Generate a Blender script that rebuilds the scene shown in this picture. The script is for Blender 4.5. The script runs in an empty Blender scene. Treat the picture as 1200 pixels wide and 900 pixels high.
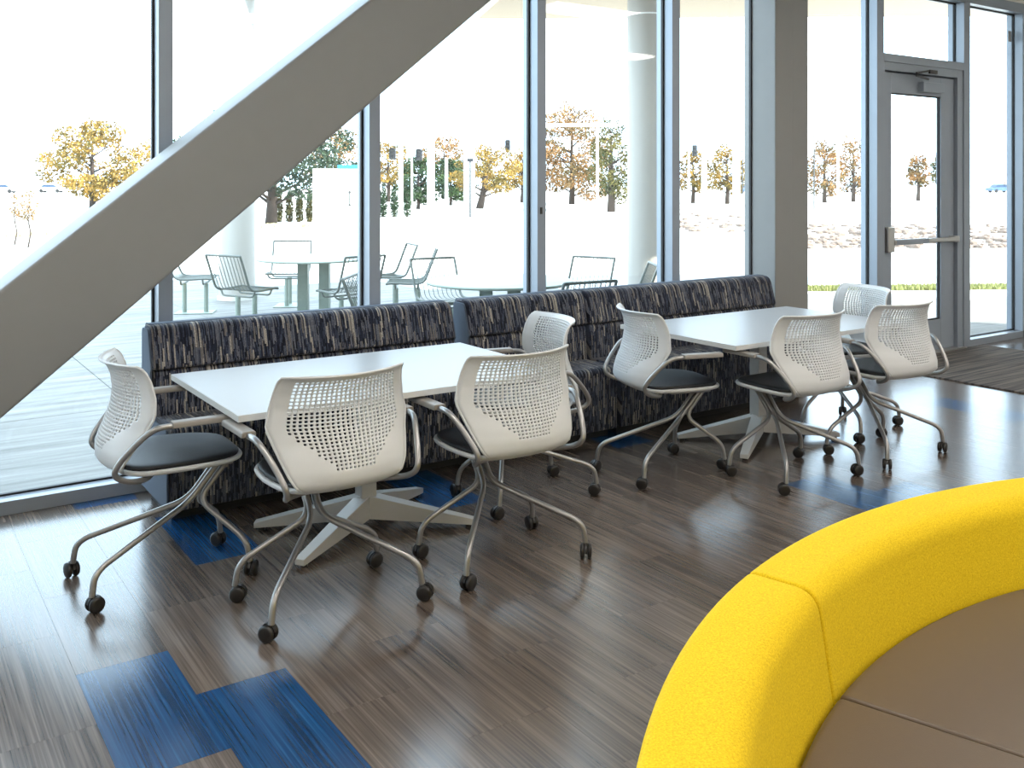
import bpy, bmesh, math, random
import numpy as np
from mathutils import Vector, Matrix
random.seed(7)
SC = bpy.context.scene
COL = SC.collection

# ------------------------------------------------------------------ camera, sky, sun, exposure
F_PX, CAM_H, HOR_Y, CX = 1112.0, 1.6, 215.0, 600.0
YAW = math.atan2(760.0, 1112.0)
SN, CS = math.sin(YAW), math.cos(YAW)
cam = bpy.data.cameras.new('camera')
cam.sensor_fit = 'HORIZONTAL'
cam.sensor_width = 36.0
cam.lens = F_PX / 1200.0 * 36.0
cam.shift_y = (HOR_Y - 450.0) / 1200.0
cam.clip_end = 600
camo = bpy.data.objects.new('camera', cam)
COL.objects.link(camo)
camo.location = (0, 0, CAM_H)
camo.rotation_euler = (math.pi / 2, 0, -YAW)
SC.camera = camo

world = bpy.data.worlds.new('sky')
SC.world = world
world.use_nodes = True
bgn = world.node_tree.nodes['Background']
bgn.inputs['Color'].default_value = (0.66, 0.83, 1.0, 1)
bgn.inputs['Strength'].default_value = 6.5

sun = bpy.data.lights.new('sun', 'SUN')
sun.energy = 18.0
sun.angle = 0.01
sun.color = (1.0, 0.93, 0.82)
suno = bpy.data.objects.new('sun', sun)
COL.objects.link(suno)
suno.rotation_euler = Vector((-0.46, 0.64, -0.61)).to_track_quat('-Z', 'Y').to_euler()
suno.location = (10, -12, 14)

SC.view_settings.view_transform = 'Standard'
SC.view_settings.look = 'None'
SC.view_settings.exposure = 0.0
SC.view_settings.gamma = 1.0
SC.view_settings.use_curve_mapping = False
CEIL_FILL = 14.0


# ------------------------------------------------------------------ pixel helpers (1200x900 frame)
def ground(px, py, h=0.0):
    z = F_PX * (CAM_H - h) / (py - HOR_Y)
    xc = (px - CX) * z / F_PX
    return Vector((xc * CS + z * SN, -xc * SN + z * CS, h))


def at_depth(px, z, h=0.0):
    xc = (px - CX) * z / F_PX
    return Vector((xc * CS + z * SN, -xc * SN + z * CS, h))


def height_at(py, z):
    return CAM_H - (py - HOR_Y) / F_PX * z


# ------------------------------------------------------------------ materials
def srgb(r, g, b):
    def f(c):
        c /= 255.0
        return c / 12.92 if c <= 0.04045 else ((c + 0.055) / 1.055) ** 2.4
    return (f(r), f(g), f(b), 1)


class NT:
    def __init__(self, name):
        self.m = bpy.data.materials.new(name)
        self.m.use_nodes = True
        self.t = self.m.node_tree
        self.b = self.t.nodes['Principled BSDF']

    def n(self, typ, **kw):
        nd = self.t.nodes.new(typ)
        for k, v in kw.items():
            if k.startswith('i_'):
                key = k[2:].replace('_', ' ')
                nd.inputs[key].default_value = v
            else:
                setattr(nd, k, v)
        return nd

    def l(self, a, b):
        self.t.links.new(a, b)


def plain(name, col, rough=0.5, metal=0.0, spec=0.5, noise=0.0, nscale=40.0, bump=0.0, bscale=200.0, coat=0.0):
    k = NT(name)
    k.b.inputs['Base Color'].default_value = col
    k.b.inputs['Roughness'].default_value = rough
    k.b.inputs['Metallic'].default_value = metal
    k.b.inputs['Specular IOR Level'].default_value = spec
    k.b.inputs['Coat Weight'].default_value = coat
    tc = k.n('ShaderNodeTexCoord')
    if noise > 0:
        nz = k.n('ShaderNodeTexNoise', i_Scale=nscale, i_Detail=4.0)
        k.l(tc.outputs['Object'], nz.inputs['Vector'])
        mx = k.n('ShaderNodeMix', data_type='RGBA')
        mx.inputs[6].default_value = tuple(c * (1 - noise) for c in col[:3]) + (1,)
        mx.inputs[7].default_value = tuple(min(1, c * (1 + noise)) for c in col[:3]) + (1,)
        k.l(nz.outputs['Fac'], mx.inputs[0])
        k.l(mx.outputs[2], k.b.inputs['Base Color'])
    if bump > 0:
        nb = k.n('ShaderNodeTexNoise', i_Scale=bscale, i_Detail=2.0)
        k.l(tc.outputs['Object'], nb.inputs['Vector'])
        bp = k.n('ShaderNodeBump', i_Strength=bump, i_Distance=0.002)
        k.l(nb.outputs['Fac'], bp.inputs['Height'])
        k.l(bp.outputs['Normal'], k.b.inputs['Normal'])
    return k.m


M = {}
M['shell'] = plain('white_plastic_shell', srgb(206, 207, 207), 0.38, noise=0.02)
M['pad_black'] = plain('black_seat_fabric', srgb(27, 28, 31), 0.42, bump=0.3, bscale=900)
M['tube'] = plain('silver_painted_tube', srgb(158, 156, 154), 0.30, metal=0.75, noise=0.04)
M['arm_pad'] = plain('grey_arm_pad', srgb(138, 132, 125), 0.45, noise=0.04)
M['rubber'] = plain('dark_caster_rubber', srgb(26, 22, 20), 0.35, noise=0.1)
M['table_white'] = plain('white_laminate', srgb(164, 166, 168), 0.36, spec=0.3, noise=0.01, nscale=8)
M['table_edge'] = plain('white_table_edge', srgb(206, 204, 200), 0.4, noise=0.02)
M['table_leg'] = plain('silver_grey_table_base', srgb(190, 188, 184), 0.4, metal=0.1, noise=0.02)
M['frame'] = plain('painted_aluminium_frame', srgb(144, 152, 162), 0.38, metal=0.25, noise=0.03, nscale=6)
M['brace'] = plain('grey_painted_steel', srgb(134, 133, 131), 0.5, noise=0.03, nscale=12)
M['gasket'] = plain('black_gasket', srgb(22, 20, 19), 0.6, noise=0.1)
M['steel'] = plain('brushed_steel', srgb(185, 183, 180), 0.3, metal=0.8, noise=0.05)
M['dark_metal'] = plain('dark_metal', srgb(70, 68, 66), 0.4, metal=0.5, noise=0.05)
M['wall'] = plain('warm_white_wall_paint', srgb(225, 222, 214), 0.7, noise=0.02)
M['ceil'] = plain('white_ceiling_paint', srgb(235, 234, 230), 0.8, noise=0.02)
M['slate'] = plain('slate_blue_upholstery', srgb(78, 88, 102), 0.85, noise=0.22, nscale=160, bump=0.4, bscale=500)
M['black_kick'] = plain('black_toe_kick', srgb(16, 16, 18), 0.6, noise=0.1)
M['brown'] = plain('brown_leather_seat', srgb(96, 82, 68), 0.42, noise=0.05, nscale=90, bump=0.15, bscale=400)
M['concrete'] = plain('pale_concrete', srgb(205, 203, 198), 0.75, noise=0.05, nscale=1.5)
M['patio'] = None
M['soffit'] = plain('cream_canopy_soffit', srgb(172, 152, 128), 0.7, noise=0.02)
M['col_white'] = plain('white_round_column_paint', srgb(168, 163, 155), 0.5, noise=0.02)
M['pole_white'] = plain('white_pole_paint', srgb(240, 240, 238), 0.5, noise=0.02)
M['patio_metal'] = plain('pale_green_grey_metal', srgb(134, 143, 132), 0.45, metal=0.2, noise=0.05)
M['patio_tube'] = plain('pale_grey_tube', srgb(100, 104, 98), 0.45, metal=0.2, noise=0.05)
M['bark'] = plain('grey_brown_bark', srgb(62, 52, 46), 0.9, noise=0.25, nscale=12)
M['black_sign'] = plain('black_signal_housing', srgb(24, 27, 34), 0.6, noise=0.1)
M['blue_paint'] = plain('blue_paint', srgb(40, 130, 200), 0.5, noise=0.03)
M['car_paint'] = plain('car_paint_white', srgb(225, 230, 236), 0.3, noise=0.02)
M['car_blue'] = plain('car_paint_blue', srgb(70, 95, 140), 0.3, noise=0.02)
M['car_glass'] = plain('car_glass_dark', srgb(40, 62, 88), 0.15, noise=0.05)
M['grass'] = plain('lawn_grass', srgb(142, 146, 92), 0.9, noise=0.3, nscale=30)
M['drygrass'] = plain('pale_dry_verge', srgb(190, 180, 140), 0.9, noise=0.2, nscale=1.2)
M['litter'] = plain('brown_leaf_litter', srgb(108, 92, 82), 0.9, noise=0.35, nscale=3)
M['decal'] = plain('grey_decal', srgb(150, 155, 158), 0.6, noise=0.05)


def patio_mat():
    k = NT('brushed_patio_concrete')
    geo = k.n('ShaderNodeNewGeometry')
    mp = k.n('ShaderNodeMapping')
    mp.inputs['Scale'].default_value = (0.9, 9.0, 1.0)
    k.l(geo.outputs['Position'], mp.inputs['Vector'])
    n = k.n('ShaderNodeTexNoise', i_Scale=1.0, i_Detail=5.0, i_Roughness=0.6)
    k.l(mp.outputs[0], n.inputs['Vector'])
    r = k.n('ShaderNodeValToRGB')
    r.color_ramp.elements[0].position, r.color_ramp.elements[0].color = 0.3, srgb(92, 89, 84)
    r.color_ramp.elements[1].position, r.color_ramp.elements[1].color = 0.66, srgb(136, 134, 129)
    k.l(n.outputs['Fac'], r.inputs['Fac'])
    k.l(r.outputs['Color'], k.b.inputs['Base Color'])
    k.b.inputs['Roughness'].default_value = 0.7
    return k.m


M['patio'] = patio_mat()


def leaf_mat(name, a, b, scale=0.9):
    k = NT(name)
    tc = k.n('ShaderNodeTexCoord')
    nz = k.n('ShaderNodeTexNoise', i_Scale=scale, i_Detail=3.0)
    k.l(tc.outputs['Object'], nz.inputs['Vector'])
    rp = k.n('ShaderNodeValToRGB')
    rp.color_ramp.elements[0].position = 0.36
    rp.color_ramp.elements[0].color = a
    rp.color_ramp.elements[1].position = 0.62
    rp.color_ramp.elements[1].color = b
    k.l(nz.outputs['Fac'], rp.inputs['Fac'])
    k.l(rp.outputs['Color'], k.b.inputs['Base Color'])
    k.b.inputs['Roughness'].default_value = 0.8
    k.b.inputs['Specular IOR Level'].default_value = 0.2
    return k.m


M['leaf_gold'] = leaf_mat('golden_leaves', srgb(92, 82, 46), srgb(150, 118, 58))
M['leaf_orange'] = leaf_mat('orange_olive_leaves', srgb(84, 76, 48), srgb(146, 108, 70))
M['leaf_olive'] = leaf_mat('olive_green_leaves', srgb(46, 56, 38), srgb(108, 98, 54))
M['leaf_pine'] = leaf_mat('blue_green_needles', srgb(28, 44, 38), srgb(54, 68, 50))
M['leaf_green'] = leaf_mat('deep_green_leaves', srgb(30, 50, 38), srgb(58, 76, 46))


def glass_mat():
    k = NT('clear_window_glass')
    t = k.t
    t.nodes.remove(k.b)
    out = [n for n in t.nodes if n.type == 'OUTPUT_MATERIAL'][0]
    tr = k.n('ShaderNodeBsdfTransparent')
    tr.inputs['Color'].default_value = (0.95, 0.975, 0.97, 1)
    gl = k.n('ShaderNodeBsdfGlossy')
    gl.inputs['Roughness'].default_value = 0.02
    lw = k.n('ShaderNodeLayerWeight', i_Blend=0.5)
    pw = k.n('ShaderNodeMath', operation='POWER')
    k.l(lw.outputs['Facing'], pw.inputs[0])
    pw.inputs[1].default_value = 5.0
    fr = k.n('ShaderNodeMath', operation='MULTIPLY_ADD')
    k.l(pw.outputs[0], fr.inputs[0])
    fr.inputs[1].default_value = 0.9
    fr.inputs[2].default_value = 0.035
    mx = k.n('ShaderNodeMixShader')
    k.l(fr.outputs[0], mx.inputs[0])
    k.l(tr.outputs[0], mx.inputs[1])
    k.l(gl.outputs[0], mx.inputs[2])
    k.l(mx.outputs[0], out.inputs['Surface'])
    return k.m


M['glass'] = glass_mat()


def plank_mat(name, dark, mid, light, rough, spec=0.5, coat=0.0):
    """vinyl plank: long grain along local Y, every plank with its own shift and tone"""
    k = NT(name)
    tc = k.n('ShaderNodeTexCoord')
    oi = k.n('ShaderNodeObjectInfo')
    geo = k.n('ShaderNodeNewGeometry')
    add = k.n('ShaderNodeVectorMath', operation='MULTIPLY_ADD')
    k.l(oi.outputs['Random'], add.inputs[0])
    add.inputs[1].default_value = (37.0, 91.0, 13.0)
    k.l(geo.outputs['Position'], add.inputs[2])
    mp = k.n('ShaderNodeMapping')
    mp.inputs['Scale'].default_value = (130.0, 1.6, 1.0)
    k.l(add.outputs[0], mp.inputs['Vector'])
    n1 = k.n('ShaderNodeTexNoise', i_Scale=1.0, i_Detail=3.0, i_Roughness=0.55)
    k.l(mp.outputs[0], n1.inputs['Vector'])
    mp2 = k.n('ShaderNodeMapping')
    mp2.inputs['Scale'].default_value = (20.0, 1.1, 1.0)
    k.l(add.outputs[0], mp2.inputs['Vector'])
    n2 = k.n('ShaderNodeTexNoise', i_Scale=1.0, i_Detail=3.0, i_Roughness=0.6)
    k.l(mp2.outputs[0], n2.inputs['Vector'])
    m1 = k.n('ShaderNodeMath', operation='MULTIPLY_ADD')
    k.l(n2.outputs['Fac'], m1.inputs[0])
    m1.inputs[1].default_value = 0.75
    m1.inputs[2].default_value = -0.375
    m2 = k.n('ShaderNodeMath', operation='ADD')
    k.l(n1.outputs['Fac'], m2.inputs[0])
    k.l(m1.outputs[0], m2.inputs[1])
    m3 = k.n('ShaderNodeMath', operation='MULTIPLY_ADD')
    k.l(oi.outputs['Random'], m3.inputs[0])
    m3.inputs[1].default_value = 0.12
    k.l(m2.outputs[0], m3.inputs[2])
    rp = k.n('ShaderNodeValToRGB')
    e = rp.color_ramp.elements
    e[0].position, e[0].color = 0.26, dark
    e[1].position, e[1].color = 0.90, light
    em = e.new(0.55)
    em.color = mid
    k.l(m3.outputs[0], rp.inputs['Fac'])
    k.l(rp.outputs['Color'], k.b.inputs['Base Color'])
    rr = k.n('ShaderNodeMapRange')
    rr.inputs['To Min'].default_value = rough - 0.05
    rr.inputs['To Max'].default_value = rough + 0.07
    k.l(n1.outputs['Fac'], rr.inputs['Value'])
    k.l(rr.outputs[0], k.b.inputs['Roughness'])
    k.b.inputs['Specular IOR Level'].default_value = spec
    k.b.inputs['Coat Weight'].default_value = coat
    k.b.inputs['Coat Roughness'].default_value = 0.16
    bp = k.n('ShaderNodeBump', i_Strength=0.12, i_Distance=0.0012)
    k.l(n1.outputs['Fac'], bp.inputs['Height'])
    k.l(bp.outputs['Normal'], k.b.inputs['Normal'])
    return k.m


M['plank'] = plank_mat('grey_brown_vinyl_plank', srgb(58, 50, 46), srgb(92, 81, 73), srgb(120, 108, 98), 0.21, 0.9)
M['plank_blue'] = plank_mat('deep_blue_vinyl_plank', srgb(8, 38, 70), srgb(14, 62, 106), srgb(36, 94, 142), 0.21, 0.9)


def textile_mat():
    k = NT('navy_dashed_textile')
    tc = k.n('ShaderNodeTexCoord')

    def nz(sx, sy, sz, det, seed, rough=0.5):
        mp = k.n('ShaderNodeMapping')
        mp.inputs['Scale'].default_value = (sx, sy, sz)
        mp.inputs['Location'].default_value = (seed, seed * 1.7, seed * 0.6)
        k.l(tc.outputs['Object'], mp.inputs['Vector'])
        n = k.n('ShaderNodeTexNoise', i_Scale=1.0, i_Detail=det, i_Roughness=rough)
        k.l(mp.outputs[0], n.inputs['Vector'])
        return n.outputs['Fac']

    def ramp(v, p0, c0, p1, c1):
        r = k.n('ShaderNodeValToRGB')
        r.color_ramp.elements[0].position, r.color_ramp.elements[0].color = p0, c0
        r.color_ramp.elements[1].position, r.color_ramp.elements[1].color = p1, c1
        k.l(v, r.inputs['Fac'])
        return r.outputs['Color']

    def mix(f, a, b):
        m = k.n('ShaderNodeMix', data_type='RGBA')
        k.l(f, m.inputs[0])
        k.l(a, m.inputs[6])
        if isinstance(b, tuple):
            m.inputs[7].default_value = b
        else:
            k.l(b, m.inputs[7])
        return m.outputs[2]

    w1 = (1, 1, 1, 1)
    sep = k.n('ShaderNodeSeparateXYZ')
    k.l(tc.outputs['Object'], sep.inputs[0])

    def mth(op, a, b=None):
        m_ = k.n('ShaderNodeMath', operation=op)
        for i_, v_ in enumerate((a, b)):
            if v_ is None:
                continue
            if isinstance(v_, (int, float)):
                m_.inputs[i_].default_value = v_
            else:
                k.l(v_, m_.inputs[i_])
        return m_.outputs[0]

    run = mth('SUBTRACT', sep.outputs['Z'], sep.outputs['Y'])

    def weave(fx, fv, seed):
        """random value for each woven dash: fx threads per metre across, fv dashes per metre along"""
        colid = mth('FLOOR', mth('MULTIPLY', mth('ADD', sep.outputs['X'], seed * .37 + 20), fx))
        wn1 = k.n('ShaderNodeTexWhiteNoise', noise_dimensions='1D')
        k.l(mth('ADD', colid, seed), wn1.inputs['W'])
        ln_ = mth('ADD', mth('MULTIPLY', run, fv), mth('MULTIPLY', wn1.outputs['Value'], 9.0))
        cb_ = k.n('ShaderNodeCombineXYZ')
        k.l(colid, cb_.inputs[0])
        k.l(mth('FLOOR', ln_), cb_.inputs[1])
        cb_.inputs[2].default_value = seed
        wn2 = k.n('ShaderNodeTexWhiteNoise', noise_dimensions='3D')
        k.l(cb_.outputs[0], wn2.inputs['Vector'])
        return wn2.outputs['Value']

    def stepramp(v, stops):
        r = k.n('ShaderNodeValToRGB')
        r.color_ramp.interpolation = 'CONSTANT'
        e_ = r.color_ramp.elements
        e_[0].position, e_[0].color = stops[0]
        e_[1].position, e_[1].color = stops[1]
        for p_, c_ in stops[2:]:
            n_ = e_.new(p_)
            n_.color = c_
        k.l(v, r.inputs['Fac'])
        return r.outputs['Color']

    navy, dk, mid, gr, bg = srgb(42, 46, 64), srgb(28, 30, 42), srgb(74, 82, 102), srgb(118, 120, 130), srgb(190, 183, 172)
    base = stepramp(weave(230, 34, 3.0), [(0.0, dk), (0.30, navy), (0.62, mid), (0.86, gr)])
    over = weave(130, 16, 7.0)
    fac = k.n('ShaderNodeMath', operation='GREATER_THAN')
    k.l(over, fac.inputs[0])
    fac.inputs[1].default_value = 0.66
    dash = stepramp(over, [(0.0, gr), (0.79, srgb(134, 128, 124)), (0.88, bg), (0.95, srgb(92, 98, 112))])
    c = mix(fac.outputs[0], base, dash)
    spk = ramp(nz(420, 420, 420, 1, 5), 0.45, srgb(120, 120, 120), 0.62, w1)
    m = k.n('ShaderNodeMix', data_type='RGBA', blend_type='MULTIPLY')
    m.inputs[0].default_value = 0.75
    k.l(c, m.inputs[6])
    k.l(spk, m.inputs[7])
    k.l(m.outputs[2], k.b.inputs['Base Color'])
    k.b.inputs['Roughness'].default_value = 0.9
    k.b.inputs['Specular IOR Level'].default_value = 0.2
    k.b.inputs['Sheen Weight'].default_value = 0.15
    nb = nz(500, 160, 160, 2, 9)
    bp = k.n('ShaderNodeBump', i_Strength=0.35, i_Distance=0.003)
    k.l(nb, bp.inputs['Height'])
    k.l(bp.outputs['Normal'], k.b.inputs['Normal'])
    return k.m


M['textile'] = textile_mat()


def felt_mat():
    k = NT('yellow_wool_felt')
    tc = k.n('ShaderNodeTexCoord')
    n = k.n('ShaderNodeTexNoise', i_Scale=260.0, i_Detail=3.0, i_Roughness=0.7)
    k.l(tc.outputs['Object'], n.inputs['Vector'])
    r = k.n('ShaderNodeValToRGB')
    r.color_ramp.elements[0].position, r.color_ramp.elements[0].color = 0.3, srgb(206, 166, 8)
    r.color_ramp.elements[1].position, r.color_ramp.elements[1].color = 0.7, srgb(242, 208, 32)
    k.l(n.outputs['Fac'], r.inputs['Fac'])
    k.l(r.outputs['Color'], k.b.inputs['Base Color'])
    k.b.inputs['Roughness'].default_value = 0.85
    k.b.inputs['Specular IOR Level'].default_value = 0.25
    bp = k.n('ShaderNodeBump', i_Strength=0.35, i_Distance=0.002)
    k.l(n.outputs['Fac'], bp.inputs['Height'])
    k.l(bp.outputs['Normal'], k.b.inputs['Normal'])
    return k.m


M['yellow'] = felt_mat()


def mat_carpet():
    k = NT('ribbed_entrance_carpet')
    tc = k.n('ShaderNodeTexCoord')
    mp = k.n('ShaderNodeMapping')
    mp.inputs['Scale'].default_value = (1.2, 30.0, 1.0)
    k.l(tc.outputs['Object'], mp.inputs['Vector'])
    n = k.n('ShaderNodeTexNoise', i_Scale=1.0, i_Detail=3.0)
    k.l(mp.outputs[0], n.inputs['Vector'])
    r = k.n('ShaderNodeValToRGB')
    r.color_ramp.elements[0].position, r.color_ramp.elements[0].color = 0.38, srgb(52, 47, 44)
    r.color_ramp.elements[1].position, r.color_ramp.elements[1].color = 0.62, srgb(104, 94, 86)
    k.l(n.outputs['Fac'], r.inputs['Fac'])
    k.l(r.outputs['Color'], k.b.inputs['Base Color'])
    k.b.inputs['Roughness'].default_value = 0.95
    nb = k.n('ShaderNodeTexNoise', i_Scale=240.0, i_Detail=2.0)
    k.l(tc.outputs['Object'], nb.inputs['Vector'])
    bp = k.n('ShaderNodeBump', i_Strength=0.6, i_Distance=0.004)
    k.l(nb.outputs['Fac'], bp.inputs['Height'])
    k.l(bp.outputs['Normal'], k.b.inputs['Normal'])
    return k.m


M['carpet'] = mat_carpet()


def emit(name, col, s):
    k = NT(name)
    k.b.inputs['Base Color'].default_value = (0.8, 0.8, 0.8, 1)
    k.b.inputs['Emission Color'].default_value = col
    k.b.inputs['Emission Strength'].default_value = s
    return k.m


M['lamp'] = emit('warm_fill_lamp_diffuser', (1.0, 0.94, 0.87, 1), CEIL_FILL)  # glow of the added ceiling panels that fill the room


# ------------------------------------------------------------------ mesh helpers
def obj(name, bm, mat, parent=None, smooth=False, sharp=None):
    me = bm if isinstance(bm, bpy.types.Mesh) else None
    if me is None:
        me = bpy.data.meshes.new(name)
        bm.normal_update()
        bm.to_mesh(me)
        bm.free()
        if mat is not None:
            for mm in (mat if isinstance(mat, list) else [mat]):
                me.materials.append(mm)
        if smooth:
            me.shade_smooth()
            if sharp:
                me.set_sharp_from_angle(angle=math.radians(sharp))
    o = bpy.data.objects.new(name, me)
    COL.objects.link(o)
    if parent is not None:
        o.parent = parent
    return o


def tag(o, label=None, cat=None, group=None, kind=None):
    if label:
        o['label'] = label
    if cat:
        o['category'] = cat
    if group:
        o['group'] = group
    if kind:
        o['kind'] = kind
    return o


def empty(name, loc=(0, 0, 0), rz=0.0, parent=None):
    e = bpy.data.objects.new(name, None)
    COL.objects.link(e)
    e.empty_display_size = 0.1
    e.location = loc
    e.rotation_euler = (0, 0, rz)
    if parent is not None:
        e.parent = parent
    return e


def add_box(bm, x0, x1, y0, y1, z0, z1, bevel=0.0, seg=2):
    r = bmesh.ops.create_cube(bm, size=1.0)
    vs = r['verts']
    for v in vs:
        v.co = Vector((x0 + (v.co.x + .5) * (x1 - x0), y0 + (v.co.y + .5) * (y1 - y0), z0 + (v.co.z + .5) * (z1 - z0)))
    if bevel > 0:
        es = list({e for v in vs for e in v.link_edges})
        bmesh.ops.bevel(bm, geom=es, offset=bevel, segments=seg, profile=0.6, affect='EDGES')
    return bm


def box(x0, x1, y0, y1, z0, z1, bevel=0.0, seg=2):
    return add_box(bmesh.new(), x0, x1, y0, y1, z0, z1, bevel, seg)


def add_cyl(bm, p0, p1, r0, r1=None, sides=16, caps=True):
    r1 = r0 if r1 is None else r1
    p0, p1 = Vector(p0), Vector(p1)
    d = (p1 - p0).normalized()
    a = Vector((0, 0, 1)) if abs(d.z) < .9 else Vector((1, 0, 0))
    u = d.cross(a).normalized()
    v = d.cross(u)
    A, B = [], []
    for i in range(sides):
        t = 2 * math.pi * i / sides
        o = u * math.cos(t) + v * math.sin(t)
        A.append(bm.verts.new(p0 + o * r0))
        B.append(bm.verts.new(p1 + o * r1))
    for i in range(sides):
        j = (i + 1) % sides
        bm.faces.new((A[i], B[i], B[j], A[j]))
    if caps:
        bm.faces.new(A)
        bm.faces.new(B[::-1])
    return bm


def chaikin(pts, n=2, closed=False):
    pts = [Vector(p) for p in pts]
    for _ in range(n):
        if closed:
            q = []
            for i in range(len(pts)):
                a, b = pts[i], pts[(i + 1) % len(pts)]
                q += [a * .75 + b * .25, a * .25 + b * .75]
        else:
            q = [pts[0]]
            for i in range(len(pts) - 1):
                a, b = pts[i], pts[i + 1]
                q += [a * .75 + b * .25, a * .25 + b * .75]
            q.append(pts[-1])
        pts = q
    return pts


def fillet(pts, r=0.03, seg=5):
    """polyline with rounded corners"""
    pts = [Vector(p) for p in pts]
    out = [pts[0]]
    for i in range(1, len(pts) - 1):
        a, b, c = pts[i - 1], pts[i], pts[i + 1]
        d1 = min(r, (a - b).length * .48)
        d2 = min(r, (c - b).length * .48)
        p = b + (a - b).normalized() * d1
        q = b + (c - b).normalized() * d2
        for k in range(seg + 1):
            t = k / seg
            out.append(p * (1 - t) ** 2 + b * 2 * t * (1 - t) + q * t * t)
    out.append(pts[-1])
    return out


def add_tube(bm, pts, r, sides=10, closed=False, caps=True, radii=None):
    pts = [Vector(p) for p in pts]
    n = len(pts)
    rings = []
    prev = None
    for i, p in enumerate(pts):
        if closed:
            t = (pts[(i + 1) % n] - pts[i - 1]).normalized()
        else:
            t = (pts[min(i + 1, n - 1)] - pts[max(i - 1, 0)]).normalized()
        if prev is None:
            a = Vector((0, 0, 1)) if abs(t.z) < .9 else Vector((1, 0, 0))
            u = t.cross(a).normalized()
        else:
            u = (prev - t * prev.dot(t)).normalized()
        prev = u
        v = t.cross(u)
        rr = radii[i] if radii else r
        rings.append([bm.verts.new(p + (u * math.cos(2 * math.pi * k / sides) + v * math.sin(2 * math.pi * k / sides)) * rr)
                      for k in range(sides)])
    m = n if closed else n - 1
    for i in range(m):
        A, B = rings[i], rings[(i + 1) % n]
        for k in range(sides):
            j = (k + 1) % sides
            bm.faces.new((A[k], A[j], B[j], B[k]))
    if caps and not closed:
        bm.faces.new(rings[0][::-1])
        bm.faces.new(rings[-1])
    return bm


def tube(pts, r, sides=10, closed=False, radii=None):
    return add_tube(bmesh.new(), pts, r, sides, closed, True, radii)


def add_prism(bm, prof, axis, a0, a1):
    """polygon prof in the two other axes, extruded along axis ('x','y','z')"""
    def mk(p, a):
        return {'x': (a, p[0], p[1]), 'y': (p[0], a, p[1]), 'z': (p[0], p[1], a)}[axis]
    A = [bm.verts.new(mk(p, a0)) for p in prof]
    B = [bm.verts.new(mk(p, a1)) for p in prof]
    n = len(prof)
    for i in range(n):
        j = (i + 1) % n
        bm.faces.new((A[i], A[j], B[j], B[i]))
    bm.faces.new(A[::-1])
    bm.faces.new(B)
    bmesh.ops.recalc_face_normals(bm, faces=bm.faces[:])
    return bm


def round_poly(prof, radii, seg=5):
    """2-D polygon with a corner radius for each point"""
    out = []
    n = len(prof)
    for i in range(n):
        a, b, c = Vector(prof[i - 1]), Vector(prof[i]), Vector(prof[(i + 1) % n])
        r = radii[i] if isinstance(radii, (list, tuple)) else radii
        if r <= 0:
            out.append((b.x, b.y))
            continue
        r = min(r, (a - b).length * .48, (c - b).length * .48)
        p = b + (a - b).normalized() * r
        q = b + (c - b).normalized() * r
        for k in range(seg + 1):
            t = k / seg
            s = p * (1 - t) ** 2 + b * 2 * t * (1 - t) + q * t * t
            out.append((s.x, s.y))
    return out


def bevel_mod(o, w, seg=3, ang=50):
    m = o.modifiers.new('bevel', 'BEVEL')
    m.width = w
    m.segments = seg
    m.limit_method = 'ANGLE'
    m.angle_limit = math.radians(ang)
    return o


def copy_tree(o, parent=None):
    c = o.copy()
    COL.objects.link(c)
    if parent is not None:
        c.parent = parent
    for ch in list(o.children):
        copy_tree(ch, c)
    return c


# ------------------------------------------------------------------ room shell
WY = 5.15          # front face of the window frames
GY = 5.25          # glass line
XL, XR, YB = -3.6, 10.9, -5.2
CEIL_Z = 3.62
HEAD_Z = 3.37

floor = tag(obj('floor', box(XL, XR, YB, 5.36, -0.20, -0.006), M['plank']), kind='structure')
floor['label'] = 'grey-brown vinyl plank floor with scattered blue planks'
# planks: columns along X, each plank runs along Y
PW, PL, X0 = 0.29, 0.68, 0.57
BLUE = {(0, 2.67), (1, 2.33), (1, 5.05), (2, 4.03), (6, 4.03), (11, 4.37), (12, 2.67), (13, 2.33), (15, 3.69), (20, 3.35),
        (-4, 1.31), (-3, 1.65), (18, 1.31), (9, 0.29), (24, 2.67)}


def plank_mesh(name, length, mat):
    b = box(0.0004, PW - 0.0004, 0.0004, length - 0.0004, -0.006, 0.0)
    me = bpy.data.meshes.new(name)
    b.to_mesh(me)
    b.free()
    me.materials.append(mat)
    return me


pm = {}
cands = []
k0 = math.floor((XL - X0) / PW)
k1 = math.ceil((XR - X0) / PW)
for k in range(k0, k1):
    off = 2.67 if k % 2 == 0 else 3.01
    j0 = math.floor((YB - off) / PL)
    j1 = math.ceil((5.30 - off) / PL)
    for j in range(j0, j1):
        y0 = off + j * PL
        x = X0 + k * PW
        cxm, cym = x + PW / 2, min(y0 + PL / 2, 5.2)
        z = cxm * SN + cym * CS
        xc = cxm * CS - cym * SN
        vis = False
        size = 0
        if z > 0.5:
            u = CX + F_PX * xc / z
            v = HOR_Y + F_PX * CAM_H / z
            vis = -160 < u < 1300 and v < 1040
            size = F_PX / z
        d = math.hypot(cxm - 2.36, cym + 0.44)
        if d < 1.75:
            vis = False
        cands.append((vis, size, k, y0, x))
cands.sort(key=lambda c: (not c[0], -c[1]))
rest = bmesh.new()
cnt = 0
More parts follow.
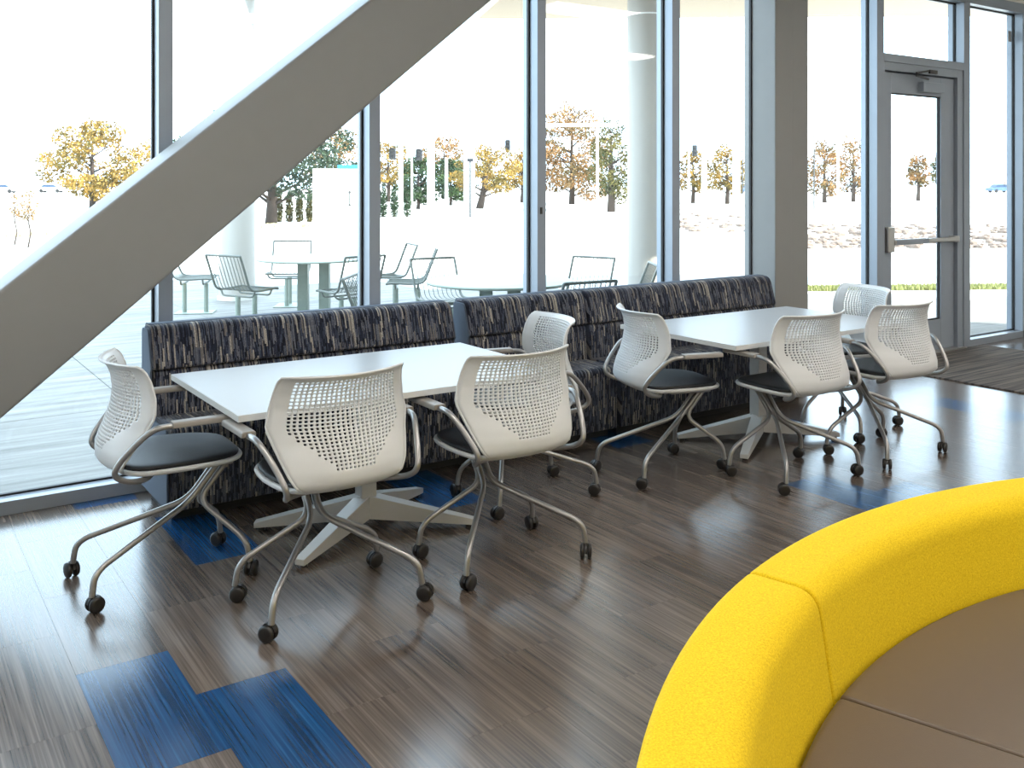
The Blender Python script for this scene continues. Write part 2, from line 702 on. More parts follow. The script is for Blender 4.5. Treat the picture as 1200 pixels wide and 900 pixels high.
for vis, size, k, y0, x in cands:
    x1 = min(x + PW, XR)
    xa = max(x, XL)
    ya, yb = max(y0, YB), min(y0 + PL, 5.30)
    if yb - ya < 0.02 or x1 - xa < 0.02:
        continue
    isblue = any(kk == k and abs(yy - y0) < .05 for kk, yy in BLUE)
    if vis and cnt < 300 or isblue:
        key = (round(yb - ya, 3), isblue)
        if key not in pm:
            pm[key] = plank_mesh('floor_plank', yb - ya, M['plank_blue'] if isblue else M['plank'])
        o = bpy.data.objects.new('plank', pm[key])
        COL.objects.link(o)
        o.parent = floor
        o.location = (x, ya, 0)
        if isblue:
            o['label'] = 'deep blue plank'
        cnt += 1
    else:
        add_box(rest, xa + .0006, x1 - .0006, ya + .0006, yb - .0006, -0.006, 0.0)
tag(obj('planks', rest, M['plank'], floor), kind='stuff')

# walls that close the room behind and beside the camera
bmw = box(XL - .2, XR + .2, YB - .2, YB, 0, CEIL_Z)
tag(obj('wall_back', bmw, M['wall']), kind='structure')
tag(obj('wall_left', box(XL - .2, XL, YB, 5.36, 0, CEIL_Z), M['wall']), kind='structure')
tag(obj('wall_right', box(XR, XR + .2, YB, 5.36, 0, CEIL_Z), M['wall']), kind='structure')
tag(obj('ceiling', box(XL - .2, XR + .2, YB - .2, 5.40, CEIL_Z, CEIL_Z + 1.3), M['ceil']), kind='structure')
tag(obj('wall_front', box(XL, XR, WY + .02, 5.38, HEAD_Z + .10, CEIL_Z), M['wall']), kind='structure')

tn = [0]


def trim(bm, mat='frame', label=None, bev=0.0):
    tn[0] += 1
    o = tag(obj('trim_%d' % tn[0], bm, M[mat]), kind='structure')
    if label:
        o['label'] = label
    if bev:
        bevel_mod(o, bev, 2)
    return o


def mullion_bm(x0, x1, z0=0.0, z1=HEAD_Z):
    # room-side box, a narrow slot at the glass and an outer cap
    b = bmesh.new()
    add_box(b, x0, x1, WY, GY - .012, z0, z1)
    add_box(b, x0 + .02, x1 - .02, GY - .012, GY + .012, z0, z1)
    add_box(b, x0, x1, GY + .012, GY + .07, z0, z1)
    return b


MULL = [(-3.57, -3.50), (-2.43, -2.357), (-1.20, -1.125), (0.045, 0.118), (1.277, 1.351), (2.491, 2.564),
        (3.727, 3.798), (4.964, 5.043), (7.466, 7.567), (8.86, 8.967), (9.955, 10.055), (XR - .06, XR)]
for a, b in MULL:
    trim(mullion_bm(a, b), label='vertical aluminium window mullion', bev=0.002)
obj('latch', box(3.748, 3.762, WY - .008, WY, 1.395, 1.44), M['dark_metal'], bpy.data.objects['trim_7'])
# sill rail and head rail, one length per run either side of the door
for a, b in ((XL, 7.466), (8.967, XR)):
    bs = bmesh.new()
    add_box(bs, a, b, WY, GY - .012, 0.0, 0.067)
    add_box(bs, a, b, GY - .012, GY + .07, 0.0, 0.060)
    trim(bs, label='low aluminium sill rail under the windows', bev=0.002)
bh = bmesh.new()
add_box(bh, XL, XR, WY, GY + .07, HEAD_Z, HEAD_Z + .10)
trim(bh, label='aluminium head rail above the windows', bev=0.002)

# panes with black gaskets
bays = [(-3.50, -2.43), (-2.357, -1.20), (-1.125, 0.045), (0.118, 1.277), (1.351, 2.491), (2.564, 3.727), (3.798, 4.964),
        (5.043, 5.93), (6.34, 7.466), (8.967, 9.955), (10.055, XR - .06)]
wn = [0]


def window(x0, x1, z0, z1):
    wn[0] += 1
    w_ = tag(obj('window_%d' % wn[0], box(x0 + .004, x1 - .004, GY - .004, GY + .004, z0, z1), M['glass']), kind='structure')
    g = bmesh.new()
    t = .012
    add_box(g, x0, x0 + t, GY - .011, GY + .011, z0, z1)
    add_box(g, x1 - t, x1, GY - .011, GY + .011, z0, z1)
    add_box(g, x0 + t, x1 - t, GY - .011, GY + .011, z0, z0 + t)
    add_box(g, x0 + t, x1 - t, GY - .011, GY + .011, z1 - t, z1)
    obj('gasket', g, M['gasket'], w_)
    return w_


for a, b in bays:
    window(a, b, 0.067, HEAD_Z)
window(7.567, 8.86, 2.775, HEAD_Z)
trim(box(7.567, 8.86, WY, GY + .07, 2.70, 2.775), label='transom bar above the glass door', bev=0.002)

# ------------------------------------------------------------------ door
jb = bmesh.new()
add_box(jb, 7.567, 7.60, WY + .012, GY + .06, 0, 2.70)
add_box(jb, 8.765, 8.86, WY + .012, GY + .06, 0, 2.70)
add_box(jb, 7.60, 8.765, WY + .012, GY + .06, 2.625, 2.70)
add_box(jb, 7.60, 7.62, WY + .098, GY + .05, 0.012, 2.625)
add_box(jb, 8.74, 8.765, WY + .098, GY + .05, 0.012, 2.625)
add_box(jb, 7.62, 8.74, WY + .098, GY + .05, 2.595, 2.625)
trim(jb, label='aluminium frame around the glass door', bev=0.002)
trim(box(7.567, 8.86, WY - .03, GY + .06, 0, 0.012), 'steel', label='threshold plate under the glass door')
DX0, DX1, DY0, DY1 = 7.605, 8.755, WY + .045, WY + .095
door = tag(empty('door_1', (DX0, DY0, 0.014)), kind='structure')
door['label'] = 'grey aluminium glass door with push bar'


def dpart(name, x0, x1, z0, z1, mat='frame', y0=DY0, y1=DY1, parent=None, bev=0.003):
    o = obj(name, box(x0 - DX0, x1 - DX0, y0 - DY0, y1 - DY0, z0 - .014, z1 - .014), M[mat], parent or door)
    if bev:
        bevel_mod(o, bev, 2)
    return o


dpart('stile', DX0, 7.745, 0.014, 2.612)
dpart('stile', 8.535, DX1, 0.014, 2.612)
dpart('rail', 7.745, 8.535, 2.43, 2.612)
dpart('rail', 7.745, 8.535, 0.014, 0.30)
pane = dpart('pane', 7.745, 8.535, 0.30, 2.43, 'glass', DY0 + .02, DY0 + .028, bev=0)
gk = bmesh.new()
for a in ((7.745, 7.757, .30, 2.43), (8.523, 8.535, .30, 2.43), (7.757, 8.523, .30, .312), (7.757, 8.523, 2.418, 2.43)):
    add_box(gk, a[0] - DX0, a[1] - DX0, .014, .034, a[2] - .014, a[3] - .014)
obj('gasket', gk, M['gasket'], door)
pb = dpart('push_bar', 7.70, 8.73, 1.045, 1.085, 'steel', DY0 - .075, DY0 - .035, bev=.008)
dpart('end_bracket', 7.615, 7.715, 0.975, 1.205, 'steel', DY0 - .06, DY0, pb, .012)
dpart('end_bracket', 8.66, 8.745, 1.035, 1.095, 'steel', DY0 - .07, DY0, pb, .008)
dpart('bar_sleeve', 7.715, 8.22, 1.040, 1.090, 'frame', DY0 - .08, DY0 - .034, pb, .008)
cl = dpart('door_closer', 8.16, 8.50, 2.46, 2.55, 'frame', DY0 - .06, DY0, bev=.006)
arm = bmesh.new()
add_tube(arm, [(x - DX0, y, z) for x, y, z in ((8.26, -.04, 2.566), (7.98, -.10, 2.578))], .012, 6)
add_tube(arm, [(x - DX0, y, z) for x, y, z in ((7.98, -.10, 2.60), (8.34, -.02, 2.655))], .010, 6)
obj('closer_arm', arm, M['dark_metal'], cl)
obj('closer_shoe', box(8.28 - DX0, 8.40 - DX0, -.05, -.015, 2.622, 2.655), M['dark_metal'], cl)

tag(obj('window_decal', box(9.845, 9.905, GY - .008, GY - .0045, 3.08, 3.19), M['decal']),
    'small grey square card stuck on the tall pane right of the door', 'decal')

# ------------------------------------------------------------------ column (pilaster) and diagonal brace
colm = empty('column', (6.135, 5.14, 0))
bcol = bmesh.new()
add_box(bcol, -.205, .0, -.14, .18, 0, CEIL_Z)
bevel_mod(obj('shaft', bcol, M['brace'], colm), .006, 2)
bc2 = bmesh.new()
add_box(bc2, .005, .205, -.13, .18, 0, CEIL_Z)
bevel_mod(obj('cover_panel', bc2, M['brace'], colm), .006, 2)
tag(colm, 'wide grey boxed column between bench and glass door', 'column')

BYF, BYB = 4.76, 5.10
# the brace climbs to the right: bottom edge and top edge lines in the X-Z plane of its room face
sl = 0.824
perp = 0.445
x_a, z_a = 0.505, 1.130     # a point on the top front edge
ang = math.atan(sl)
dirv = Vector((math.cos(ang), 0, math.sin(ang)))
nrm = Vector((-math.sin(ang), 0, math.cos(ang)))
base_pt = Vector((x_a, 0, z_a))
t_lo = (-0.0 - z_a) / dirv.z - 0.2
t_hi = (CEIL_Z - z_a) / dirv.z + 0.6
brace = empty('diagonal_brace', (0, 0, 0))
prof = round_poly([(0, BYF), (0, BYB), (-perp, BYB), (-perp, BYF)], .022, 4)
bb = bmesh.new()
rings = []
NS = 2
for i in range(NS):
    t = t_lo + (t_hi - t_lo) * i / (NS - 1)
    rings.append([bb.verts.new(base_pt + dirv * t + nrm * p[0] + Vector((0, p[1], 0))) for p in prof])
for i in range(NS - 1):
    for k in range(len(prof)):
        j = (k + 1) % len(prof)
        bb.faces.new((rings[i][k], rings[i][j], rings[i + 1][j], rings[i + 1][k]))
bb.faces.new(rings[0])
bb.faces.new(rings[-1][::-1])
bmesh.ops.recalc_face_normals(bb, faces=bb.faces[:])
geom = bb.verts[:] + bb.edges[:] + bb.faces[:]
r = bmesh.ops.bisect_plane(bb, geom=geom, plane_co=(0, 0, 0.012), plane_no=(0, 0, 1), clear_inner=True)
bmesh.ops.holes_fill(bb, edges=[e for e in bb.edges if e.is_boundary])
geom = bb.verts[:] + bb.edges[:] + bb.faces[:]
r = bmesh.ops.bisect_plane(bb, geom=geom, plane_co=(0, 0, CEIL_Z - .001), plane_no=(0, 0, 1), clear_outer=True)
bmesh.ops.holes_fill(bb, edges=[e for e in bb.edges if e.is_boundary])
bo = obj('steel_tube', bb, M['brace'], brace, smooth=True, sharp=35)
fx = x_a - z_a / sl
obj('base_plate', box(fx - .25, fx + .95, BYF - .04, BYB + .02, 0, .012), M['brace'], brace)
tag(brace, 'thick grey diagonal steel brace crossing the windows', 'beam')

# ------------------------------------------------------------------ unseen ceiling panels, added above the frame as fill light
ln = 0
for lx in (-1.6, 1.2, 4.0, 6.8, 9.6):
    for ly in (-3.2, -0.6, 2.0):
        lamp = empty('ceiling_fill_lamp', (lx, ly, CEIL_Z - .05))
        fr = bmesh.new()
        add_box(fr, -.64, .64, -.34, .34, .0, .05)
        obj('fill_lamp_frame', fr, M['ceil'], lamp)
        obj('fill_diffuser', box(-.6, .6, -.3, .3, -.006, -.001), M['lamp'], lamp)
        tag(lamp, 'rectangular warm white ceiling light panel added overhead as unseen fill', 'ceiling lamp', 'added ceiling fill panels')

# ------------------------------------------------------------------ carpet
ct = tag(obj('entrance_mat', box(7.28, 9.12, 2.9, 5.08, 0.0, 0.012, .004, 1), M['carpet']),
         'grey-brown ribbed carpet mat in front of the glass door', 'mat')


# ------------------------------------------------------------------ benches
def bench(x0, x1, label, panels=(True, True)):
    root = empty('upholstered_bench', ((x0 + x1) / 2, 4.8, 0))
    hw = (x1 - x0) / 2
    yb, y_top, y_low, yf = 5.08 - 4.8, 4.935 - 4.8, 4.875 - 4.8, 4.575 - 4.8
    # seat block down to near the floor
    pr = round_poly([(yf, .055), (yf, .445), (yb - .03, .445), (yb - .03, .055)], [.01, .045, .01, .01], 6)
    b = add_prism(bmesh.new(), pr, 'x', -hw + .012, hw - .012)
    s = obj('seat', b, M['textile'], root, smooth=True, sharp=40)
    bevel_mod(s, .010, 3)
    # lower backrest
    pr = round_poly([(y_low, .43), (y_low + .02, .668), (yb, .668), (yb, .43)], [.01, .03, .03, .01], 5)
    s = obj('lower_backrest', add_prism(bmesh.new(), pr, 'x', -hw + .012, hw - .012), M['textile'], root, smooth=True, sharp=40)
    bevel_mod(s, .012, 3)
    # upper roll
    pr = round_poly([(y_low - .005, .67), (y_top, .885), (yb, .885), (yb, .67)], [.03, .05, .045, .02], 6)
    s = obj('upper_backrest', add_prism(bmesh.new(), pr, 'x', -hw + .004, hw - .004), M['textile'], root, smooth=True, sharp=40)
    bevel_mod(s, .016, 3)
    # plain slate blue end faces and back/top band
    for sx, on in ((-1, panels[0]), (1, panels[1])):
        if not on:
            continue
        xa, xb = (sx * hw - .004, sx * hw + .006) if sx > 0 else (-hw - .006, -hw + .004)
        pr = round_poly([(yf + .012, .06), (yf + .012, .435), (y_low + .012, .435), (y_low + .028, .660), (y_low + .012, .675), (y_top + .012, .868),
                         (yb - .006, .868), (yb - .006, .06)], [.01, .03, .02, .01, .01, .03, .03, .01], 4)
        e = obj('end_panel', add_prism(bmesh.new(), pr, 'x', xa, xb), M['slate'], root, smooth=True, sharp=40)
        bevel_mod(e, .003, 2)
        e['label'] = 'plain slate blue end'
    pr = round_poly([(y_top + .06, .880), (y_top + .06, .8885), (yb + .005, .8885), (yb + .005, .10), (yb - .006, .10), (yb - .006, .880)],
                    [0.003, .003, .03, .004, .004, .02], 4)
    t = obj('back_panel', add_prism(bmesh.new(), pr, 'x', -hw + .014, hw - .014), M['slate'], root, smooth=True, sharp=40)
    t['label'] = 'plain slate blue back'
    obj('toe_kick', box(-hw + .03, hw - .03, yf + .07, yb - .05, 0, .056), M['black_kick'], root)
    tag(root, label, 'bench', 'patterned benches along the windows')
    return root


bench(1.18, 2.93, 'long navy dashed-fabric bench beside the diagonal brace')
bench(3.03, 3.945, 'short navy dashed-fabric bench section beside a longer one', (True, False))
bench(3.953, 5.80, 'long navy dashed-fabric bench section beside the grey column', (False, True))


# ------------------------------------------------------------------ tables
def table(cx, cy, lx, ly, bx, by, label):
    root = empty('meeting_table', (bx, by, 0))
    dx, dy = cx - bx, cy - by
    top = obj('table_top', box(dx - lx / 2 + .002, dx + lx / 2 - .002, dy - ly / 2 + .002, dy + ly / 2 - .002, .7145, .740, .002, 2), M['table_white'], root)
    e = bmesh.new()
    for q in ((-lx / 2, -lx / 2 + .002, -ly / 2, ly / 2), (lx / 2 - .002, lx / 2, -ly / 2, ly / 2),
              (-lx / 2 + .002, lx / 2 - .002, -ly / 2, -ly / 2 + .002), (-lx / 2 + .002, lx / 2 - .002, ly / 2 - .002, ly / 2)):
        add_box(e, dx + q[0], dx + q[1], dy + q[2], dy + q[3], .715, .7395)
    obj('edge_band', e, M['table_edge'], root)
    c = box(-.038, .038, -.038, .038, .10, .695, .006, 2)
    obj('column', c, M['table_leg'], root)
    obj('top_plate', box(-.30, .30, -.16, .16, .695, .7145, .003, 1), M['table_leg'], root)
    for sx in (-1, 1):
        for sy in (-1, 1):
            a = math.atan2(sy * .27, sx * .43)
            d = Vector((math.cos(a), math.sin(a), 0))
            n = Vector((-d.y, d.x, 0))
            L = .51
            b = bmesh.new()
            st = []
            for (t, zt, zb, w_) in ((.0, .165, .055, .036), (.06, .150, .050, .036), (L, .040, .014, .024)):
                p = d * t
                st.append([b.verts.new(p + n * w_ * s_ + Vector((0, 0, z_))) for s_, z_ in ((-1, zb), (1, zb), (1, zt), (-1, zt))])
            for i in range(len(st) - 1):
                for k in range(4):
                    j = (k + 1) % 4
                    b.faces.new((st[i][k], st[i][j], st[i + 1][j], st[i + 1][k]))
            b.faces.new(st[0][::-1])
            b.faces.new(st[-1])
            bmesh.ops.recalc_face_normals(b, faces=b.faces[:])
            f = obj('foot', b, M['table_leg'], root)
            bevel_mod(f, .003, 2)
            g = add_cyl(bmesh.new(), d * (L - .03), d * (L - .03) + Vector((0, 0, .016)), .018, sides=10)
            obj('glide', g, M['rubber'], f)
    tag(root, label, 'table', 'white meeting tables')
    return root


table(1.905, 3.935, 1.52, .93, 1.925, 4.02, 'white meeting table in front of the bench beside the diagonal brace')
table(4.575, 3.94, 1.53, .93, 4.62, 4.03, 'white meeting table in front of the bench by the grey column')

# ------------------------------------------------------------------ swivel chair
BZ = [(.487, -.150, .110, .012), (.490, -.190, .150, .022), (.499, -.222, .184, .034), (.520, -.243, .212, .050), (.560, -.246, .234, .070),
      (.610, -.234, .251, .088), (.660, -.212, .266, .100), (.717, -.190, .283, .104), (.780, -.180, .271, .098),
      (.840, -.188, .259, .094), (.878, -.203, .251, .092), (.896, -.218, .247, .092), (.905, -.232, .243, .092)]
BA = np.array(BZ)
_len = np.concatenate([[0], np.cumsum(np.hypot(np.diff(BA[:, 0]), np.diff(BA[:, 1])))])
_len /= _len[-1]


def back_pt(s, t):
    z = np.interp(t, _len, BA[:, 0])
    u = np.interp(t, _len, BA[:, 1])
    h = np.interp(t, _len, BA[:, 2])
    d = np.interp(t, _len, BA[:, 3])
    return Vector((s * h, u + d * abs(s) ** 2.0, z))


def t_of_z(z):
    return float(np.interp(z, BA[:, 0], _len))


def backrest_mesh():
    b = bmesh.new()
    NC, NR = 30, 38
    S = [-1 + 2 * i / NC for i in range(NC + 1)]
    T = [j / NR for j in range(NR + 1)]
    V = [[b.verts.new(back_pt(s, t)) for s in S] for t in T]
    for j in range(NR):
        for i in range(NC):
            cs, ctm = (S[i] + S[i + 1]) / 2, (T[j] + T[j + 1]) / 2
            zc = back_pt(0, ctm).z
            zlow = .572 + .125 * max(0.0, abs(cs) - .30) / .50
            hole = abs(cs) < .80 and zlow < zc < .889
            q = (V[j][i], V[j][i + 1], V[j + 1][i + 1], V[j + 1][i])
            if not hole:
                b.faces.new(q)
                continue
            k = min(1, max(0, (zc - .58) / .25))
            hs = (S[1] - S[0]) / 2 * (.50 + .14 * k)
            ht = (T[1] - T[0]) / 2 * (.50 + .24 * k)
            inner = []
            for (sa, ta) in ((-.55, -1), (.55, -1), (1, -.55), (1, .55), (.55, 1), (-.55, 1), (-1, .55), (-1, -.55)):
                inner.append(b.verts.new(back_pt(cs + sa * hs, ctm + ta * ht)))
            b.faces.new((q[0], q[1], inner[1], inner[0]))
            b.faces.new((q[1], inner[2], inner[1]))
            b.faces.new((q[1], q[2], inner[3], inner[2]))
            b.faces.new((q[2], inner[4], inner[3]))
            b.faces.new((q[2], q[3], inner[5], inner[4]))
            b.faces.new((q[3], inner[6], inner[5]))
            b.faces.new((q[3], q[0], inner[7], inner[6]))
            b.faces.new((q[0], inner[0], inner[7]))
    return b


def seat_outline(n, sc=1.0, y_off=0.0):
    pts = []
    for i in range(n):
        a = 2 * math.pi * i / n
        c, s = math.cos(a), math.sin(a)
        e = 2 / 3.4
        x = math.copysign(abs(c) ** e, c) * .25
        y = math.copysign(abs(s) ** e, s) * .25
        x *= 1.0 - .10 * max(0, y / .25) - .05 * max(0, -y / .25)
        pts.append(Vector((x * sc, .048 + y_off + y * sc * 1.02, 0)))
    return pts


def pan_z(p):
    y = p.y
    z = .478 + .020 * (p.x / .25) ** 2
    if y > .18:
        z += .06 * ((y - .18) / .12) ** 2 * 0.12
    if y < -.1:
        z += .020 * ((-.1 - y) / .1) ** 2
    return z


def seat_disc(scales, zf):
    b = bmesh.new()
    n = 40
    rings = []
    for sc, dz in scales:
        rings.append([b.verts.new(Vector((p.x, p.y, pan_z(p) + dz))) for p in seat_outline(n, sc)])
    for a_, b_ in zip(rings[:-1], rings[1:]):
        for i in range(n):
            j = (i + 1) % n
            b.faces.new((a_[i], a_[j], b_[j], b_[i]))
    b.faces.new(rings[0][::-1])
    b.faces.new(rings[-1])
    bmesh.ops.recalc_face_normals(b, faces=b.faces[:])
    return b


CH = {}


def build_chair():
    root = empty('swivel_chair')
    o = obj('backrest', backrest_mesh(), M['shell'], root, smooth=True)
    m = o.modifiers.new('thickness', 'SOLIDIFY')
    m.thickness = .007
    m.offset = 0
    # rim along the outline
    rim = [back_pt(-1, t) for t in np.linspace(.12, 1, 24)] + [back_pt(s, 1) for s in np.linspace(-.93, .93, 20)] + \
          [back_pt(1, t) for t in np.linspace(1, .12, 24)]
    obj('rim', tube(rim, .0055, 8), M['shell'], o, smooth=True)
    pan = seat_disc([(.55, -.012), (.93, -.014), (.985, -.010), (1.0, -.002), (.99, .005), (.96, .008), (.90, .006)], None)
    obj('seat_pan', pan, M['shell'], root, smooth=True, sharp=60)
    cu = seat_disc([(.93, .007), (.945, .012), (.945, .017), (.93, .023), (.88, .028), (.75, .031), (.5, .032), (.25, .032)], None)
    obj('seat_cushion', cu, M['pad_black'], root, smooth=True)
    obj('support_plate', box(-.085, .085, .02, .27, .436, .466, .012, 2), M['tube'], root)
    for sx in (-1, 1):
        pts = [(sx * .08, -.05, .456), (sx * .20, -.10, .462), (sx * .245, -.175, .478), (sx * .258, -.226, .508), (sx * .268, -.222, .55),
               (sx * .298, -.150, .636), (sx * .320, -.095, .684), (sx * .326, -.040, .688), (sx * .326, .02, .688), (sx * .326, .17, .688)]
        obj('armrest_tube', tube(chaikin(pts, 3), .0115, 10), M['tube'], root, smooth=True, sharp=60)
        pr = round_poly([(sx * .326 - .028, .682), (sx * .326 + .028, .682), (sx * .326 + .026, .704), (sx * .326 - .026, .704)], [.004, .004, .009, .009], 3)
        pd = add_prism(bmesh.new(), pr, 'y', -.035, .190)
        bevel_mod(obj('arm_pad', pd, M['arm_pad'], root, smooth=True, sharp=40), .006, 2)
    # base: four bent tubes, long side along local X of the base; turned on its own
    for sx in (-1, 1):
        for sy in (-1, 1):
            cs = empty('caster', (sx * .300, sy * .195, 0), 0, root)
            cs['_base'] = 1
            cs['_px'], cs['_py'] = sx * .300, sy * .195
            hb = bmesh.new()
            add_cyl(hb, (0, 0, .046), (0, 0, .064), .0085, sides=10)
            pr = [(.031 * math.cos(a) + .012, .031 + .0325 * math.sin(a)) for a in np.linspace(-.1, math.pi * .95, 12)]
            add_prism(hb, pr, 'x', -.0055, .0055)
            for v in hb.verts:
                pass
            obj('hood', hb, M['rubber'], cs, smooth=True, sharp=40)
            for wx in (-1, 1):
                wb = bmesh.new()
                xs = [(.0065, .024), (.009, .0295), (.012, .031), (.019, .0305), (.0235, .027), (.0255, .019), (.0255, .0)]
                n = 20
                rr = []
                for (xx, ra) in xs[:-1]:
                    rr.append([wb.verts.new((wx * xx, .012 + ra * math.cos(2 * math.pi * i / n), .031 + ra * math.sin(2 * math.pi * i / n))) for i in range(n)])
                for A, B in zip(rr[:-1], rr[1:]):
                    for i in range(n):
                        j = (i + 1) % n
                        wb.faces.new((A[i], A[j], B[j], B[i]))
                wb.faces.new(rr[0][::-1])
                wb.faces.new(rr[-1])
                bmesh.ops.recalc_face_normals(wb, faces=wb.faces[:])
                obj('wheel', wb, M['rubber'], cs, smooth=True, sharp=50)
    return root


proto = build_chair()
chairs = [
    # x, y, facing deg, base turn deg, label
    (1.002, 3.993, -1.8, 0, 'white perforated swivel chair at the table end under the diagonal brace'),
    (1.475, 3.404, 90.8, 0, 'white perforated swivel chair at the first table long side, next to the brace'),
    (2.256, 3.374, 89.6, 0, 'white perforated swivel chair at the long side of the first table, farther from the brace'),
    (2.807, 3.970, 166.0, 0, 'white swivel chair at the first table end away from the brace'),
    (3.671, 3.901, -16.7, 0, 'white perforated swivel chair turned to the second table, in front of the bench seam'),
    (4.209, 3.420, 88.4, 0, 'white swivel chair at the second table, beside the chair in front of the bench seam'),
    (5.005, 3.400, 85.9, 3, 'white swivel chair at the long side of the second table nearest the entrance mat'),
    (5.420, 3.960, 162.0, 12, 'white swivel chair at the second table end facing the benches, behind another chair'),
]


def make_leg(root, a, sx, sy, off):
    # the stem leans with the seat, the feet follow the base
    ca, sa = math.cos(a), math.sin(a)

    def bs(px, py, z):
        return Vector((px * ca - py * sa + off[0], px * sa + py * ca + off[1], z))
    o = bs(sx * .018, sy * .014, 0) - Vector((off[0], off[1], 0))
    f1, f2 = bs(sx * .288, sy * .187, .148), bs(sx * .300, sy * .195, .06)
    node = Vector((o.x, .125 + o.y, .292))
    top = Vector((o.x * 1.3, .245 + o.y, .440))
    pts = fillet([top, node, f1, f2], .06, 7)
    obj('leg', tube(pts, .0120, 10), M['tube'], root, smooth=True, sharp=60)


random.seed(3)
roots = [proto] + [copy_tree(proto) for _ in chairs[1:]]
for i, (x, y, th, bt, lab) in enumerate(chairs):
    c = roots[i]
    c.location = (x, y, 0)
    rz = math.radians(th - 90)
    c.rotation_euler = (0, 0, rz)
    bo_ = (-.09, -.09) if i == 7 else (0, 0)
    boff = (bo_[0] * math.cos(-rz) - bo_[1] * math.sin(-rz), bo_[0] * math.sin(-rz) + bo_[1] * math.cos(-rz))
    tag(c, lab, 'chair', 'white perforated swivel chairs')
    for sx in (-1, 1):
        for sy in (-1, 1):
            make_leg(c, math.radians(bt) - rz, sx, sy, boff)
    for ch in c.children:
        if '_base' in ch:
            a = math.radians(bt) - rz
            if ch.name.startswith('caster'):
                px, py = ch['_px'], ch['_py']
                ch.location = (px * math.cos(a) - py * math.sin(a) + boff[0], px * math.sin(a) + py * math.cos(a) + boff[1], 0)
                ch.rotation_euler = (0, 0, a + random.uniform(-2.5, 2.5))
            else:
                ch.rotation_euler = (0, 0, a)
for o in bpy.data.objects:
    for k_ in ('_base', '_px', '_py'):
        if k_ in o:
            del o[k_]

# ------------------------------------------------------------------ round yellow sofa modules
SCX, SCY = 2.36, -0.44


def arc_sweep(prof, a0, a1, n=28):
    b = bmesh.new()
    rg = []
    for i in range(n + 1):
        a = math.radians(a0 + (a1 - a0) * i / n)
        c, s = math.cos(a), math.sin(a)
        rg.append([b.verts.new((r * c, r * s, z)) for r, z in prof])
    m = len(prof)
    for i in range(n):
        for k in range(m):
            j = (k + 1) % m
            b.faces.new((rg[i][k], rg[i][j], rg[i + 1][j], rg[i + 1][k]))
    b.faces.new(rg[0][::-1])
    b.faces.new(rg[-1])
    bmesh.ops.recalc_face_normals(b, faces=b.faces[:])
    return b


def sofa(a0, a1, label):
    root = empty('curved_sofa', (SCX, SCY, 0))
    pr = round_poly([(2.072, .05), (2.070, .693), (1.903, .688), (1.864, .44), (1.864, .05)], [.01, .022, .05, .01, .01], 7)
    o = obj('backrest', arc_sweep(pr, a0 + .12, a1 - .12), M['yellow'], root, smooth=True, sharp=45)
    bevel_mod(o, .022, 4, 60)
    o['label'] = 'yellow felt curved backrest'
    pr = round_poly([(1.858, .09), (1.858, .470), (.62, .470), (.62, .09)], [.01, .02, .03, .01], 5)
    o = obj('seat', arc_sweep(pr, a0 + .12, a1 - .12), M['brown'], root, smooth=True, sharp=45)
    bevel_mod(o, .012, 3, 60)
    o['label'] = 'brown leather seat wedge'
    pr = [(2.03, .0), (2.03, .052), (.66, .052), (.66, .0)]
    obj('plinth', arc_sweep(pr, a0 + .6, a1 - .6), M['black_kick'], root)
    tag(root, label, 'sofa', 'yellow curved sofa sections')
    return root


sofa(108.3, 156.3, 'yellow curved sofa section with brown seat, its end rounding away from the tables')
sofa(60.3, 108.3, 'yellow curved sofa section with brown seat, its back turned to the tables')

# ================================================================== outside
tag(obj('patio_ground', box(-80, 260, 5.36, 290, -0.22, -0.02), M['concrete']), kind='structure')
# slabs of the patio near the glass
for ix in range(-2, 10):
    for iy in range(0, 7):
        xa, ya = -2.0 + ix * 1.8, 5.40 + iy * 1.8
        z = (xa + .9) * SN + (ya + .9) * CS
        if xa + .9 + 1.05 * (ya + .9) > 21.6 or z < 2:
            continue
        o = tag(obj('patio_slab', box(xa + .003, xa + 1.797, ya + .003, ya + 1.797, -.02, -.006, .002, 1), M['patio'],
                    bpy.data.objects['patio_ground']))

# canopy on round columns, its edge skewed to the building
q0, q1 = at_depth(560, 15.0), at_depth(1500, 14.6)
tt = (5.42 - q0.y) / (q1.y - q0.y)
cpoly = [(5.2, 5.42), (q0.x, q0.y), (q0.x + tt * (q1.x - q0.x), 5.42)]
canopy = empty('canopy', (4.0, 6.0, 0))
cb = add_prism(bmesh.new(), [(x - 4.0, y - 6.0) for x, y in cpoly], 'z', 4.2, 4.55)
obj('roof_slab', cb, M['soffit'], canopy)
e0, e1 = at_depth(262, 13.22), at_depth(757, 12.6)
ev = (e1 - e0).normalized()
en = Vector((-ev.y, ev.x, 0)) * .2
eb = add_prism(bmesh.new(), [((p_.x - 4.0), (p_.y - 6.0)) for p_ in (e0 - en, e1 - en, e1 + en, e0 + en)], 'z', 4.2, 4.5)
obj('edge_beam', eb, M['soffit'], canopy)
tag(canopy, 'cream canopy roof over the patio outside the windows', 'canopy')


def round_column(px, zz, label):
    p = at_depth(px, zz)
    root = empty('round_column', (p.x, p.y, -.006))
    b = add_cyl(bmesh.new(), (0, 0, 0), (0, 0, 4.2), .245, sides=40)
    obj('shaft', b, M['col_white'], root, smooth=True, sharp=40)
    b = add_cyl(bmesh.new(), (0, 0, 3.82), (0, 0, 3.84), .249, sides=40)
    obj('joint_ring', b, M['pole_white'], root, smooth=True, sharp=40)
    b = add_cyl(bmesh.new(), (0, 0, 0), (0, 0, .05), .27, sides=40)
    obj('base_ring', b, M['concrete'], root, smooth=True, sharp=40)
    tag(root, label, 'column', 'round white canopy columns')


